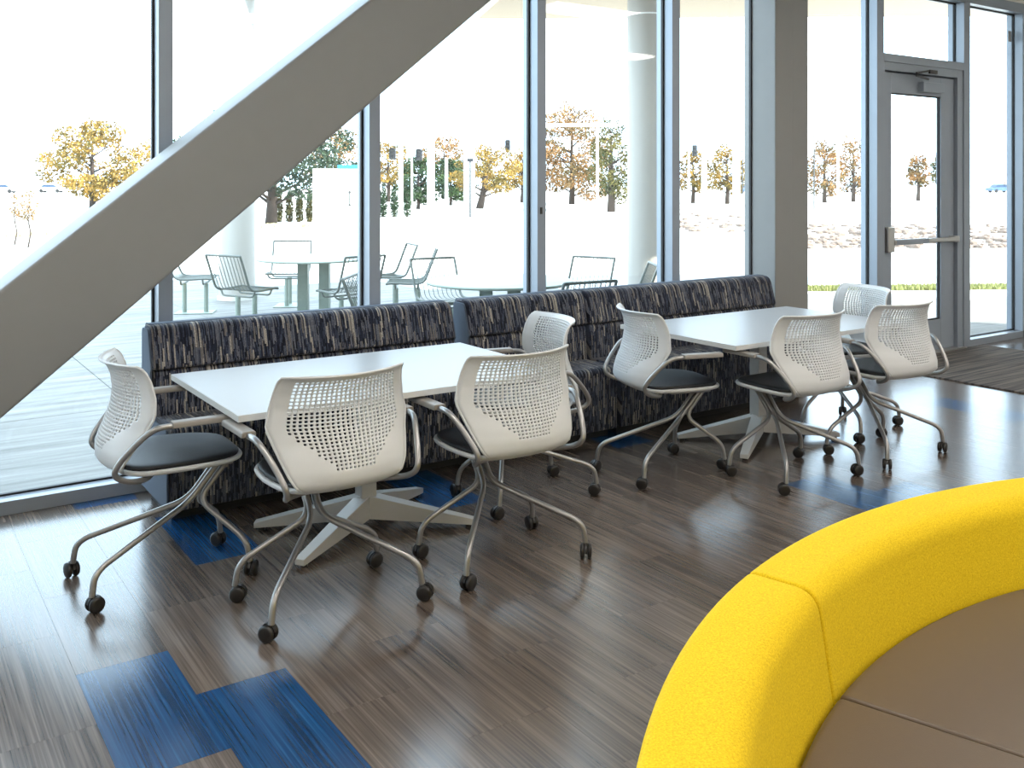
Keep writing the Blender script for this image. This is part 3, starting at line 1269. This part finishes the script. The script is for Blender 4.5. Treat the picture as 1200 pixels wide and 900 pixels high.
round_column(278, 13.2, 'round white canopy column partly hidden by the diagonal brace')
round_column(757, 12.6, 'round white canopy column beyond the bench and the grey column')


# patio tables
def patio_table(px, zz, label, turn):
    p = at_depth(px, zz)
    root = empty('patio_table', (p.x, p.y, -.006), turn)
    b = bmesh.new()
    rr = [(.0, .742), (.60, .742), (.655, .738), (.66, .728), (.655, .716), (.60, .712), (.0, .712)]
    n = 56
    rings = []
    for r_, z_ in rr[1:-1]:
        rings.append([b.verts.new((r_ * math.cos(2 * math.pi * i / n), r_ * math.sin(2 * math.pi * i / n), z_)) for i in range(n)])
    for A, B in zip(rings[:-1], rings[1:]):
        for i in range(n):
            b.faces.new((A[i], A[(i + 1) % n], B[(i + 1) % n], B[i]))
    b.faces.new(rings[0])
    b.faces.new(rings[-1][::-1])
    bmesh.ops.recalc_face_normals(b, faces=b.faces[:])
    obj('table_top', b, M['patio_metal'], root, smooth=True, sharp=40)
    for sx in (-1, 1):
        obj('post', box(sx * .125 - .06, sx * .125 + .06, -.06, .06, .02, .712, .008, 2), M['patio_metal'], root)
    obj('base_plate', box(-.28, .28, -.28, .28, 0, .02, .005, 1), M['patio_metal'], root)
    tag(root, label, 'patio table', 'round patio tables')
    return p


T1 = patio_table(368, 11.1, 'round pale metal patio table with its chairs, farther from the windows', -YAW)
T2 = patio_table(586, 8.5, 'round pale metal patio table just behind the benches', -YAW)


def build_patio_chair():
    root = empty('wire_patio_chair')
    W = .25
    # side profile: forward = +Y ; seat front, seat back, back top
    side = [(.24, .435), (.20, .445), (-.10, .43), (-.19, .455), (-.225, .52), (-.30, .72), (-.345, .83)]
    sm = [(p.x, p.y) for p in chaikin([Vector((a, b, 0)) for a, b in side], 2)]
    loop = [Vector((-W, y, z)) for y, z in sm] + [Vector((W, y, z)) for y, z in reversed(sm)]
    pts = fillet(loop + [loop[0]], .05, 4)
    obj('frame', tube(pts[:-1], .013, 8, closed=True), M['patio_tube'], root, smooth=True)
    wb = bmesh.new()
    for i in range(9):
        x = -W + 2 * W * (i + 1) / 10
        add_tube(wb, [(x, y, z - .002) for y, z in sm], .0042, 5)
    tag(obj('wire_slats', wb, M['patio_tube'], root, smooth=True), kind='stuff')
    ub = bmesh.new()
    for y in (-.12, .14):
        add_tube(ub, fillet([(-W, y, .435), (-W + .03, y, .37), (W - .03, y, .37), (W, y, .435)], .04, 4), .011, 7)
    obj('under_frame', ub, M['patio_tube'], root, smooth=True)
    for sy in (-.12, .14):
        b = add_cyl(bmesh.new(), (0, sy, .01), (0, sy, .365), .028, sides=14)
        obj('post', b, M['patio_metal'], root, smooth=True, sharp=40)
    obj('base_plate', box(-.16, .16, -.22, .24, 0, .012, .004, 1), M['patio_metal'], root)
    return root


pc = build_patio_chair()
G1, G2 = 'wire chairs around the farther patio table', 'wire chairs around the patio table behind the benches'
L1, L2 = 'pale wire patio chair drawn up to the farther round table', 'pale wire patio chair drawn up to the round table behind the benches'
spots = [  # px, depth, heading in camera plan degrees (0 = away from camera, 90 = to the right)
    (288, 10.5, 28, L1, G1), (338, 12.5, 176, L1, G1), (408, 10.35, -42, L1, G1), (452, 12.0, -112, L1, G1), (478, 11.3, -95, L1, G1),
    (228, 11.8, 82, L1, G1), (524, 9.55, 150, L2, G2), (676, 9.7, -145, L2, G2), (664, 7.75, -30, L2, G2), (458, 7.9, 95, L2, G2),
    (724, 9.1, -92, L2, G2)]
for i, (px, zz, hd, lab, g) in enumerate(spots):
    c = pc if i == 0 else copy_tree(pc)
    p = at_depth(px, zz)
    c.location = (p.x, p.y, -.006)
    c.rotation_euler = (0, 0, -YAW - math.radians(hd))
    tag(c, lab, 'patio chair', g)


# ------------------------------------------------------------------ planting and street
def leaf_cloud(blobs, n, size, rng, flat=0.0):
    vs, fs = [], []
    tot = sum(b[3] * b[4] * b[5] for b in blobs)
    for b_ in blobs:
        k = max(6, int(n * b_[3] * b_[4] * b_[5] / tot))
        for _ in range(k):
            while True:
                q = np.array([rng.uniform(-1, 1) for _ in range(3)])
                l2 = (q ** 2).sum()
                if l2 <= 1 and (l2 > .25 or rng.random() < .35):
                    break
            c = np.array(b_[:3]) + q * np.array(b_[3:6])
            a = np.array([rng.gauss(0, 1) for _ in range(3)])
            a /= np.linalg.norm(a)
            b2 = np.cross(a, [rng.gauss(0, 1) for _ in range(3)])
            b2 /= np.linalg.norm(b2) + 1e-9
            s_ = size * rng.uniform(.6, 1.4)
            i0 = len(vs)
            vs += [tuple(c + a * s_ * .5), tuple(c + b2 * s_ * .32), tuple(c - a * s_ * .5), tuple(c - b2 * s_ * .32)]
            fs.append((i0, i0 + 1, i0 + 2, i0 + 3))
    return vs, fs


def tree(name, px, zz, top_py, half_px, base_crown_py, leaf, label, seed, n=2200, lean=0.0, trunk_r=.16, shape='round', size=None, group=None, gz=-.02):
    rng = random.Random(seed)
    p = at_depth(px, zz)
    root = empty(name, (p.x, p.y, gz), -YAW)
    H_ = height_at(top_py, zz) - gz
    hb = max(.3, height_at(base_crown_py, zz) - gz)
    R_ = half_px * zz / F_PX
    n = int(n * 2.8)
    size = (size or max(.10, 4.2 * zz / F_PX)) * .72
    tb = bmesh.new()
    tops = []
    if shape == 'column':
        add_tube(tb, [(0, 0, 0), (0, 0, H_ * .7)], trunk_r, 6, radii=[trunk_r, trunk_r * .4])
        blobs = [(0, 0, H_ * f, R_ * w_, R_ * w_, H_ * .17) for f, w_ in ((.15, .9), (.35, 1), (.55, .9), (.72, .7), (.86, .42))]
    else:
        m = (lean * H_ * .5, 0, H_ * .5)
        add_tube(tb, [(0, 0, 0), (lean * H_ * .22 + .05, .03, H_ * .25), m, (lean * H_ * .7, 0, H_ * .82)], trunk_r, 7,
                 radii=[trunk_r * 1.25, trunk_r, trunk_r * .7, trunk_r * .2])
        blobs = []
        nb = 15
        for i in range(nb):
            a = i * 2.4 + rng.uniform(-.4, .4)
            f = (i + .5) / nb
            zc = hb + (H_ - hb) * (.10 + .84 * f)
            if shape == 'cone':
                rr = R_ * (1.0 - .82 * f)
            else:
                rr = R_ * math.sin(math.pi * (.20 + .70 * f)) * .72
            x, y = lean * zc + rr * math.cos(a), rr * math.sin(a)
            rb = R_ * rng.uniform(.32, .50) * (1 - .35 * f)
            blobs.append((x, y, zc, rb * 1.15, rb * 1.15, (H_ - hb) * rng.uniform(.10, .17)))
            z0 = max(hb * .8, zc - .35 * rr - .3)
            add_tube(tb, [(lean * z0, 0, z0), ((lean * z0 + x) / 2, y / 2, (z0 + zc) / 2 - .05), (x, y, zc)], .04, 5,
                     radii=[trunk_r * .38, trunk_r * .24, trunk_r * .1])
        blobs.append((lean * H_ * .9, 0, H_ - (H_ - hb) * .1, R_ * .22, R_ * .22, (H_ - hb) * .1))
    obj('trunk', tb, M['bark'], root, smooth=True)
    vs, fs = leaf_cloud(blobs, n, size, rng)
    me = bpy.data.meshes.new('foliage')
    me.from_pydata(vs, [], fs)
    me.materials.append(M[leaf])
    fo = bpy.data.objects.new('foliage', me)
    COL.objects.link(fo)
    fo.parent = root
    tag(fo, kind='stuff')
    tag(root, label, 'tree', group)
    return root


GT = 'autumn trees beyond the plaza'
tree('golden_tree', 108, 55, 143, 58, 236, 'leaf_gold', 'golden autumn tree standing beyond the plaza, above the lower brace', 1, 2600, size=.26)
tree('golden_tree', 182, 75, 165, 34, 232, 'leaf_gold', 'smaller golden tree behind the first one beside the mullion', 2, 1300)
tree('cedar_tree', 318, 38, 112, 100, 235, 'leaf_pine', 'large blue-green cedar crossed by the diagonal brace', 3, 4200, shape='round', trunk_r=.2, size=.2)
tree('autumn_tree', 398, 62, 150, 46, 235, 'leaf_orange', 'orange tree rising behind the white panel', 4, 1600)
for i, px in enumerate((327, 339, 351, 363)):
    tree('columnar_cypress', px, 40, 221, 5.2, 262, 'leaf_olive', 'narrow columnar evergreen in a row beside the white panel', 20 + i, 420, shape='column', trunk_r=.05, size=.11,
         group='columnar evergreens beside the white panel')
for i, (px, tp) in enumerate(((449, 214), (462, 213), (477, 206))):
    tree('columnar_cypress', px, 46, tp, 5.5, 255, 'leaf_green', 'narrow columnar evergreen near the traffic signals', 30 + i, 420, shape='column', trunk_r=.05, size=.12,
         group='columnar evergreens near the traffic signals')
tree('evergreen_shrub', 490, 60, 183, 24, 240, 'leaf_green', 'dense dark green evergreen behind the white posts', 5, 1500, trunk_r=.1)
tree('evergreen_shrub', 528, 70, 186, 24, 242, 'leaf_green', 'dense dark green evergreen beside the black sign post', 6, 1500, trunk_r=.1)
tree('autumn_tree', 455, 84, 168, 34, 222, 'leaf_gold', 'golden tree behind the traffic signals', 7, 1200)
tree('autumn_tree', 520, 100, 160, 30, 210, 'leaf_orange', 'pale orange tree behind the evergreen shrubs', 8, 900)
tree('autumn_tree', 562, 60, 172, 42, 228, 'leaf_gold', 'golden tree with a dark leaning trunk by the kerb', 9, 1500, lean=.2, trunk_r=.2)
tree('autumn_tree', 612, 80, 176, 30, 222, 'leaf_gold', 'golden tree beside the leaning trunk', 10, 1000)
tree('autumn_tree', 670, 74, 124, 50, 232, 'leaf_orange', 'tall orange-green tree left of the round column', 11, 3600, trunk_r=.2)
tree('autumn_tree', 716, 54, 138, 26, 238, 'leaf_olive', 'olive green tree with dark trunk touching the round column', 12, 1500, trunk_r=.2)
tree('autumn_tree', 772, 70, 150, 16, 232, 'leaf_olive', 'thin olive tree behind the round column', 13, 500)
tree('autumn_tree', 812, 78, 176, 20, 226, 'leaf_gold', 'small golden tree beside the white flag pole', 14, 700)
tree('autumn_tree', 852, 75, 172, 26, 228, 'leaf_gold', 'golden tree between the white pole and grey column', 15, 900)
tree('autumn_tree', 966, 80, 166, 22, 232, 'leaf_orange', 'orange tree just right of the grey column', 16, 800)
tree('autumn_tree', 1000, 84, 160, 24, 228, 'leaf_orange', 'orange tree with bare top near the door mullion', 17, 700)
tree('autumn_tree', 1076, 88, 182, 13, 220, 'leaf_orange', 'small orange tree seen through the glass door', 18, 450)
tree('autumn_tree', 1102, 98, 180, 11, 216, 'leaf_olive', 'small olive tree seen through the glass door', 19, 400)
tree('bare_sapling', 1188, 84, 196, 10, 222, 'leaf_orange', 'thin bare sapling beyond the pane right of the door', 40, 60)
tree('orange_sapling', 33, 24, 224, 13, 262, 'leaf_orange', 'young orange sapling on the verge above the lower brace', 41, 120, trunk_r=.02, size=.09)
tree('orange_sapling', 17, 25, 228, 7, 256, 'leaf_orange', 'thinner young sapling on the verge beside another', 42, 50, trunk_r=.02, size=.09)


# posts, signals, panel
def post(name, px, zz, top_py, w_px, label, cat='post', mat='pole_white', square=False, group=None):
    p = at_depth(px, zz)
    root = empty(name, (p.x, p.y, -.02), -YAW)
    h = height_at(top_py, zz) + .02
    r_ = w_px * zz / F_PX / 2
    if square:
        obj('shaft', box(-r_, r_, -r_, r_, 0, h, r_ * .1, 1), M[mat], root)
    else:
        obj('shaft', add_cyl(bmesh.new(), (0, 0, 0), (0, 0, h), r_, r_ * .9, 14), M[mat], root, smooth=True, sharp=40)
    obj('base', box(-r_ * 1.7, r_ * 1.7, -r_ * 1.7, r_ * 1.7, 0, .12, .01, 1), M['concrete'], root)
    obj('cap', add_cyl(bmesh.new(), (0, 0, h), (0, 0, h + r_ * .5), r_ * 1.02, r_ * .4, 14), M[mat], root)
    tag(root, label, cat, group)
    return root, h, r_


post('white_post', 470, 44, 172, 5, 'slim white post between the two columnar evergreens')
post('white_post', 505, 44, 166, 9, 'thick white post in front of the evergreen shrub')
post('white_post', 523, 47, 186, 4, 'short slim white post beside the thick one')
post('white_pylon', 550, 44, 160, 13, 'broad white pylon behind the black sign post', square=True)
post('white_flag_pole', 825, 17.3, 158, 6.5, 'tall white pole standing on the plaza beyond the benches')
post('white_post', 863, 48, 130, 9, 'broad white post just left of the grey column')
post('thin_mast', 870, 46, 125, 1.6, 'thin dark mast beside the broad white post', mat='dark_metal')
post('thin_mast', 954, 55, 150, 1.8, 'thin dark mast just right of the grey column', mat='dark_metal')
post('white_post', 982, 55, 168, 3.5, 'slim white post right of the grey column')

r_, h, _ = post('lamp_post', 700, 50, 145, 3, 'white street lamp with a long cross arm in front of the trees', 'street lamp')
obj('cross_arm', box(-2.9, 1.0, -.07, .07, h - .16, h), M['pole_white'], r_)
obj('lamp_head', box(-2.95, -2.3, -.14, .14, h - .22, h - .12), M['pole_white'], r_)
r_, h, _ = post('sign_post', 551, 42, 189, 2.2, 'black sign post with a small dark plate', 'sign post', 'black_sign')
obj('sign_plate', box(-.14, .14, -.05, -.01, h - .02, h + .12), M['black_sign'], r_)


def signal(px, zz, top_py, base_py, label, pole=True, pw=2.2, arm=0):
    p = at_depth(px, zz)
    root = empty('traffic_signal', (p.x, p.y, -.02), -YAW)
    h = height_at(top_py, zz) + .02
    hh = 13 * zz / F_PX
    obj('housing', box(-.17, .17, -.14, .14, h - hh, h, .03, 1), M['black_sign'], root)
    for k in range(3):
        z_ = h - hh * (k + .5) / 3
        b = add_cyl(bmesh.new(), (0, -.141, z_), (0, -.17, z_), .10, sides=12)
        obj('lens', b, M['dark_metal'], root)
        b = add_prism(bmesh.new(), [(-.12, z_ + .02), (-.10, z_ + .11), (.10, z_ + .11), (.12, z_ + .02), (.10, z_ + .03), (0, z_ + .13), (-.10, z_ + .03)], 'y', -.27, -.14)
        obj('visor', b, M['black_sign'], root)
    rr = pw * zz / F_PX / 2
    obj('pole', add_cyl(bmesh.new(), (arm, .2, 0), (arm, .2, h + .1), rr, sides=10), M['pole_white'], root, smooth=True, sharp=40)
    if arm:
        obj('bracket', box(min(0, arm), max(0, arm), .12, .2, h - hh * .6, h - hh * .5), M['pole_white'], root)
    tag(root, label, 'traffic signal', 'traffic signals along the street')


signal(460, 51, 174, 240, 'black traffic signal beside the slim white post', arm=.35)
signal(491, 51, 175, 240, 'black traffic signal above the evergreen shrub', arm=-.4)
signal(595, 62, 164, 241, 'black traffic signal on a white pole beside the leaning tree', arm=-.4)
signal(814, 70, 170, 232, 'black traffic signal left of the tall white pole', arm=-.4)

p = at_depth(395, 31)
pn = empty('utility_cabinet', (p.x, p.y, -.02), -YAW)
ph = height_at(197, 31)
pwid = 55 * 31 / F_PX / 2
obj('panel', box(-pwid, pwid, -.15, .15, .05, ph, .01, 1), M['pole_white'], pn)
obj('blue_cap', box(.05, pwid, -.17, .17, ph, ph + .12), M['blue_paint'], pn)
obj('plinth', box(-pwid + .05, pwid - .05, -.12, .12, 0, .05), M['concrete'], pn)
hb_ = bmesh.new()
add_tube(hb_, [(.44, -.19, ph * .42), (.44, -.19, ph * .66)], .02, 6)
add_box(hb_, .40, .48, -.19, -.15, ph * .42, ph * .45)
add_box(hb_, .40, .48, -.19, -.15, ph * .62, ph * .65)
obj('handle', hb_, M['dark_metal'], pn)
tag(pn, 'white cabinet panel with blue top edge beyond the patio table', 'panel')


def car(px, zz, hd, mat, label):
    p = at_depth(px, zz)
    root = empty('car', (p.x, p.y, -.02), -YAW + math.radians(hd))
    pr = round_poly([(-2.2, .35), (-2.2, .85), (-1.3, .98), (1.2, .98), (2.15, .82), (2.2, .35)], .1, 3)
    obj('body', add_prism(bmesh.new(), pr, 'y', -.88, .88), M[mat], root)
    pr = round_poly([(-1.5, .97), (-1.0, 1.45), (.6, 1.45), (1.2, .97)], .08, 3)
    obj('cabin_glass', add_prism(bmesh.new(), pr, 'y', -.76, .76), M['car_glass'], root)
    obj('roof', box(-.95, .55, -.72, .72, 1.44, 1.49, .02, 1), M[mat], root)
    for sx in (-1.35, 1.35):
        for sy in (-.80, .80):
            obj('wheel', add_cyl(bmesh.new(), (sx, sy - .1, .33), (sx, sy + .1, .33), .33, sides=16), M['rubber'], root)
    tag(root, label, 'car', 'parked cars across the street')


car(1172, 165, 10, 'car_blue', 'blue parked car beyond the pane right of the door')
car(1026, 170, -15, 'car_blue', 'blue parked car behind the door frame')
car(1004, 168, 8, 'car_paint', 'white parked car under the orange tree')
car(876, 150, 12, 'car_blue', 'blue parked car beside the broad white post')
car(4, 160, 5, 'car_paint', 'white parked car far beyond the saplings')
car(60, 165, 5, 'car_paint', 'white parked car beyond the golden tree')


# grass strips, mulch band with loose leaves and stones
def strip(name, a, b, width, h, mat, n, size, label, cat):
    """a low tuft strip along the segment a-b"""
    rng = random.Random(hash((round(a[0], 2), round(b[0], 2))) & 0xffff)
    vs, fs = [], []
    ax, ay, bx, by = a[0], a[1], b[0], b[1]
    L = math.hypot(bx - ax, by - ay)
    dx, dy = (bx - ax) / L, (by - ay) / L
    for _ in range(n):
        t, w_ = rng.uniform(0, L), rng.uniform(-.5, .5) * width
        x, y = ax + dx * t - dy * w_, ay + dy * t + dx * w_
        q = rng.uniform(0, math.pi)
        s_ = size * rng.uniform(.5, 1.3)
        hh = h * rng.uniform(.5, 1.2)
        i0 = len(vs)
        c, s2 = math.cos(q) * s_ * .5, math.sin(q) * s_ * .5
        vs += [(x - c, y - s2, -.02), (x + c, y + s2, -.02), (x + rng.uniform(-.3, .3) * hh, y + rng.uniform(-.3, .3) * hh, -.02 + hh)]
        fs.append((i0, i0 + 1, i0 + 2))
    me = bpy.data.meshes.new(name)
    me.from_pydata(vs, [], fs)
    me.materials.append(M[mat])
    o = bpy.data.objects.new(name, me)
    COL.objects.link(o)
    tag(o, label, cat, kind='stuff')


g0, g1 = ground(940, 338), ground(1260, 335)
strip('lawn_edge', g0, g1, .5, .07, 'grass', 6000, .03, 'green grass strip beyond the pavement outside the door', 'grass')
g0, g1 = ground(15, 277), ground(70, 272)
strip('lawn_edge', g0, g1, .8, .12, 'drygrass', 1200, .06, 'dry grass strip beside the orange saplings', 'grass')
g0, g1 = ground(296, 266), ground(372, 264)
strip('planting_bed', g0, g1, 1.6, .12, 'drygrass', 1800, .08, 'dry planting bed under the columnar evergreens', 'grass')


def litter(name, pxs, pys, n, size, mat, label):
    rng = random.Random(5)
    bm_ = bmesh.new()
    for _ in range(n):
        p = ground(rng.uniform(*pxs), rng.uniform(*pys))
        s_ = size * rng.uniform(.4, 1.4)
        r0 = bmesh.ops.create_icosphere(bm_, subdivisions=1, radius=s_)
        sc = Vector((rng.uniform(.6, 1.4), rng.uniform(.6, 1.4), rng.uniform(.35, .8)))
        for v in r0['verts']:
            v.co = Vector((v.co.x * sc.x, v.co.y * sc.y, v.co.z * sc.z)) + Vector((p.x, p.y, -.02 + s_ * .2))
    tag(obj(name, bm_, M[mat]), label, 'stones', kind='stuff')


litter('stone_scatter', (935, 1210), (264, 291), 330, .13, 'litter', 'band of brown stones and leaves across the plaza outside the door')
litter('stone_scatter', (795, 880), (250, 272), 60, .14, 'litter', 'sparse brown stones on the plaza left of the grey column')
# low kerb line of the street
kb = bmesh.new()
ka, kc = ground(-200, 252), ground(1400, 241.5)
d = (kc - ka).normalized()
nv = Vector((-d.y, d.x, 0))
vv = [ka, kc, kc + nv * .25, ka + nv * .25]
A = [kb.verts.new((v.x, v.y, -.02)) for v in vv]
B = [kb.verts.new((v.x, v.y, .10)) for v in vv]
for i in range(4):
    kb.faces.new((A[i], A[(i + 1) % 4], B[(i + 1) % 4], B[i]))
kb.faces.new(B)
bmesh.ops.recalc_face_normals(kb, faces=kb.faces[:])
tag(obj('street_kerb', kb, M['concrete']), 'long low concrete kerb along the street beyond the plaza', 'kerb')
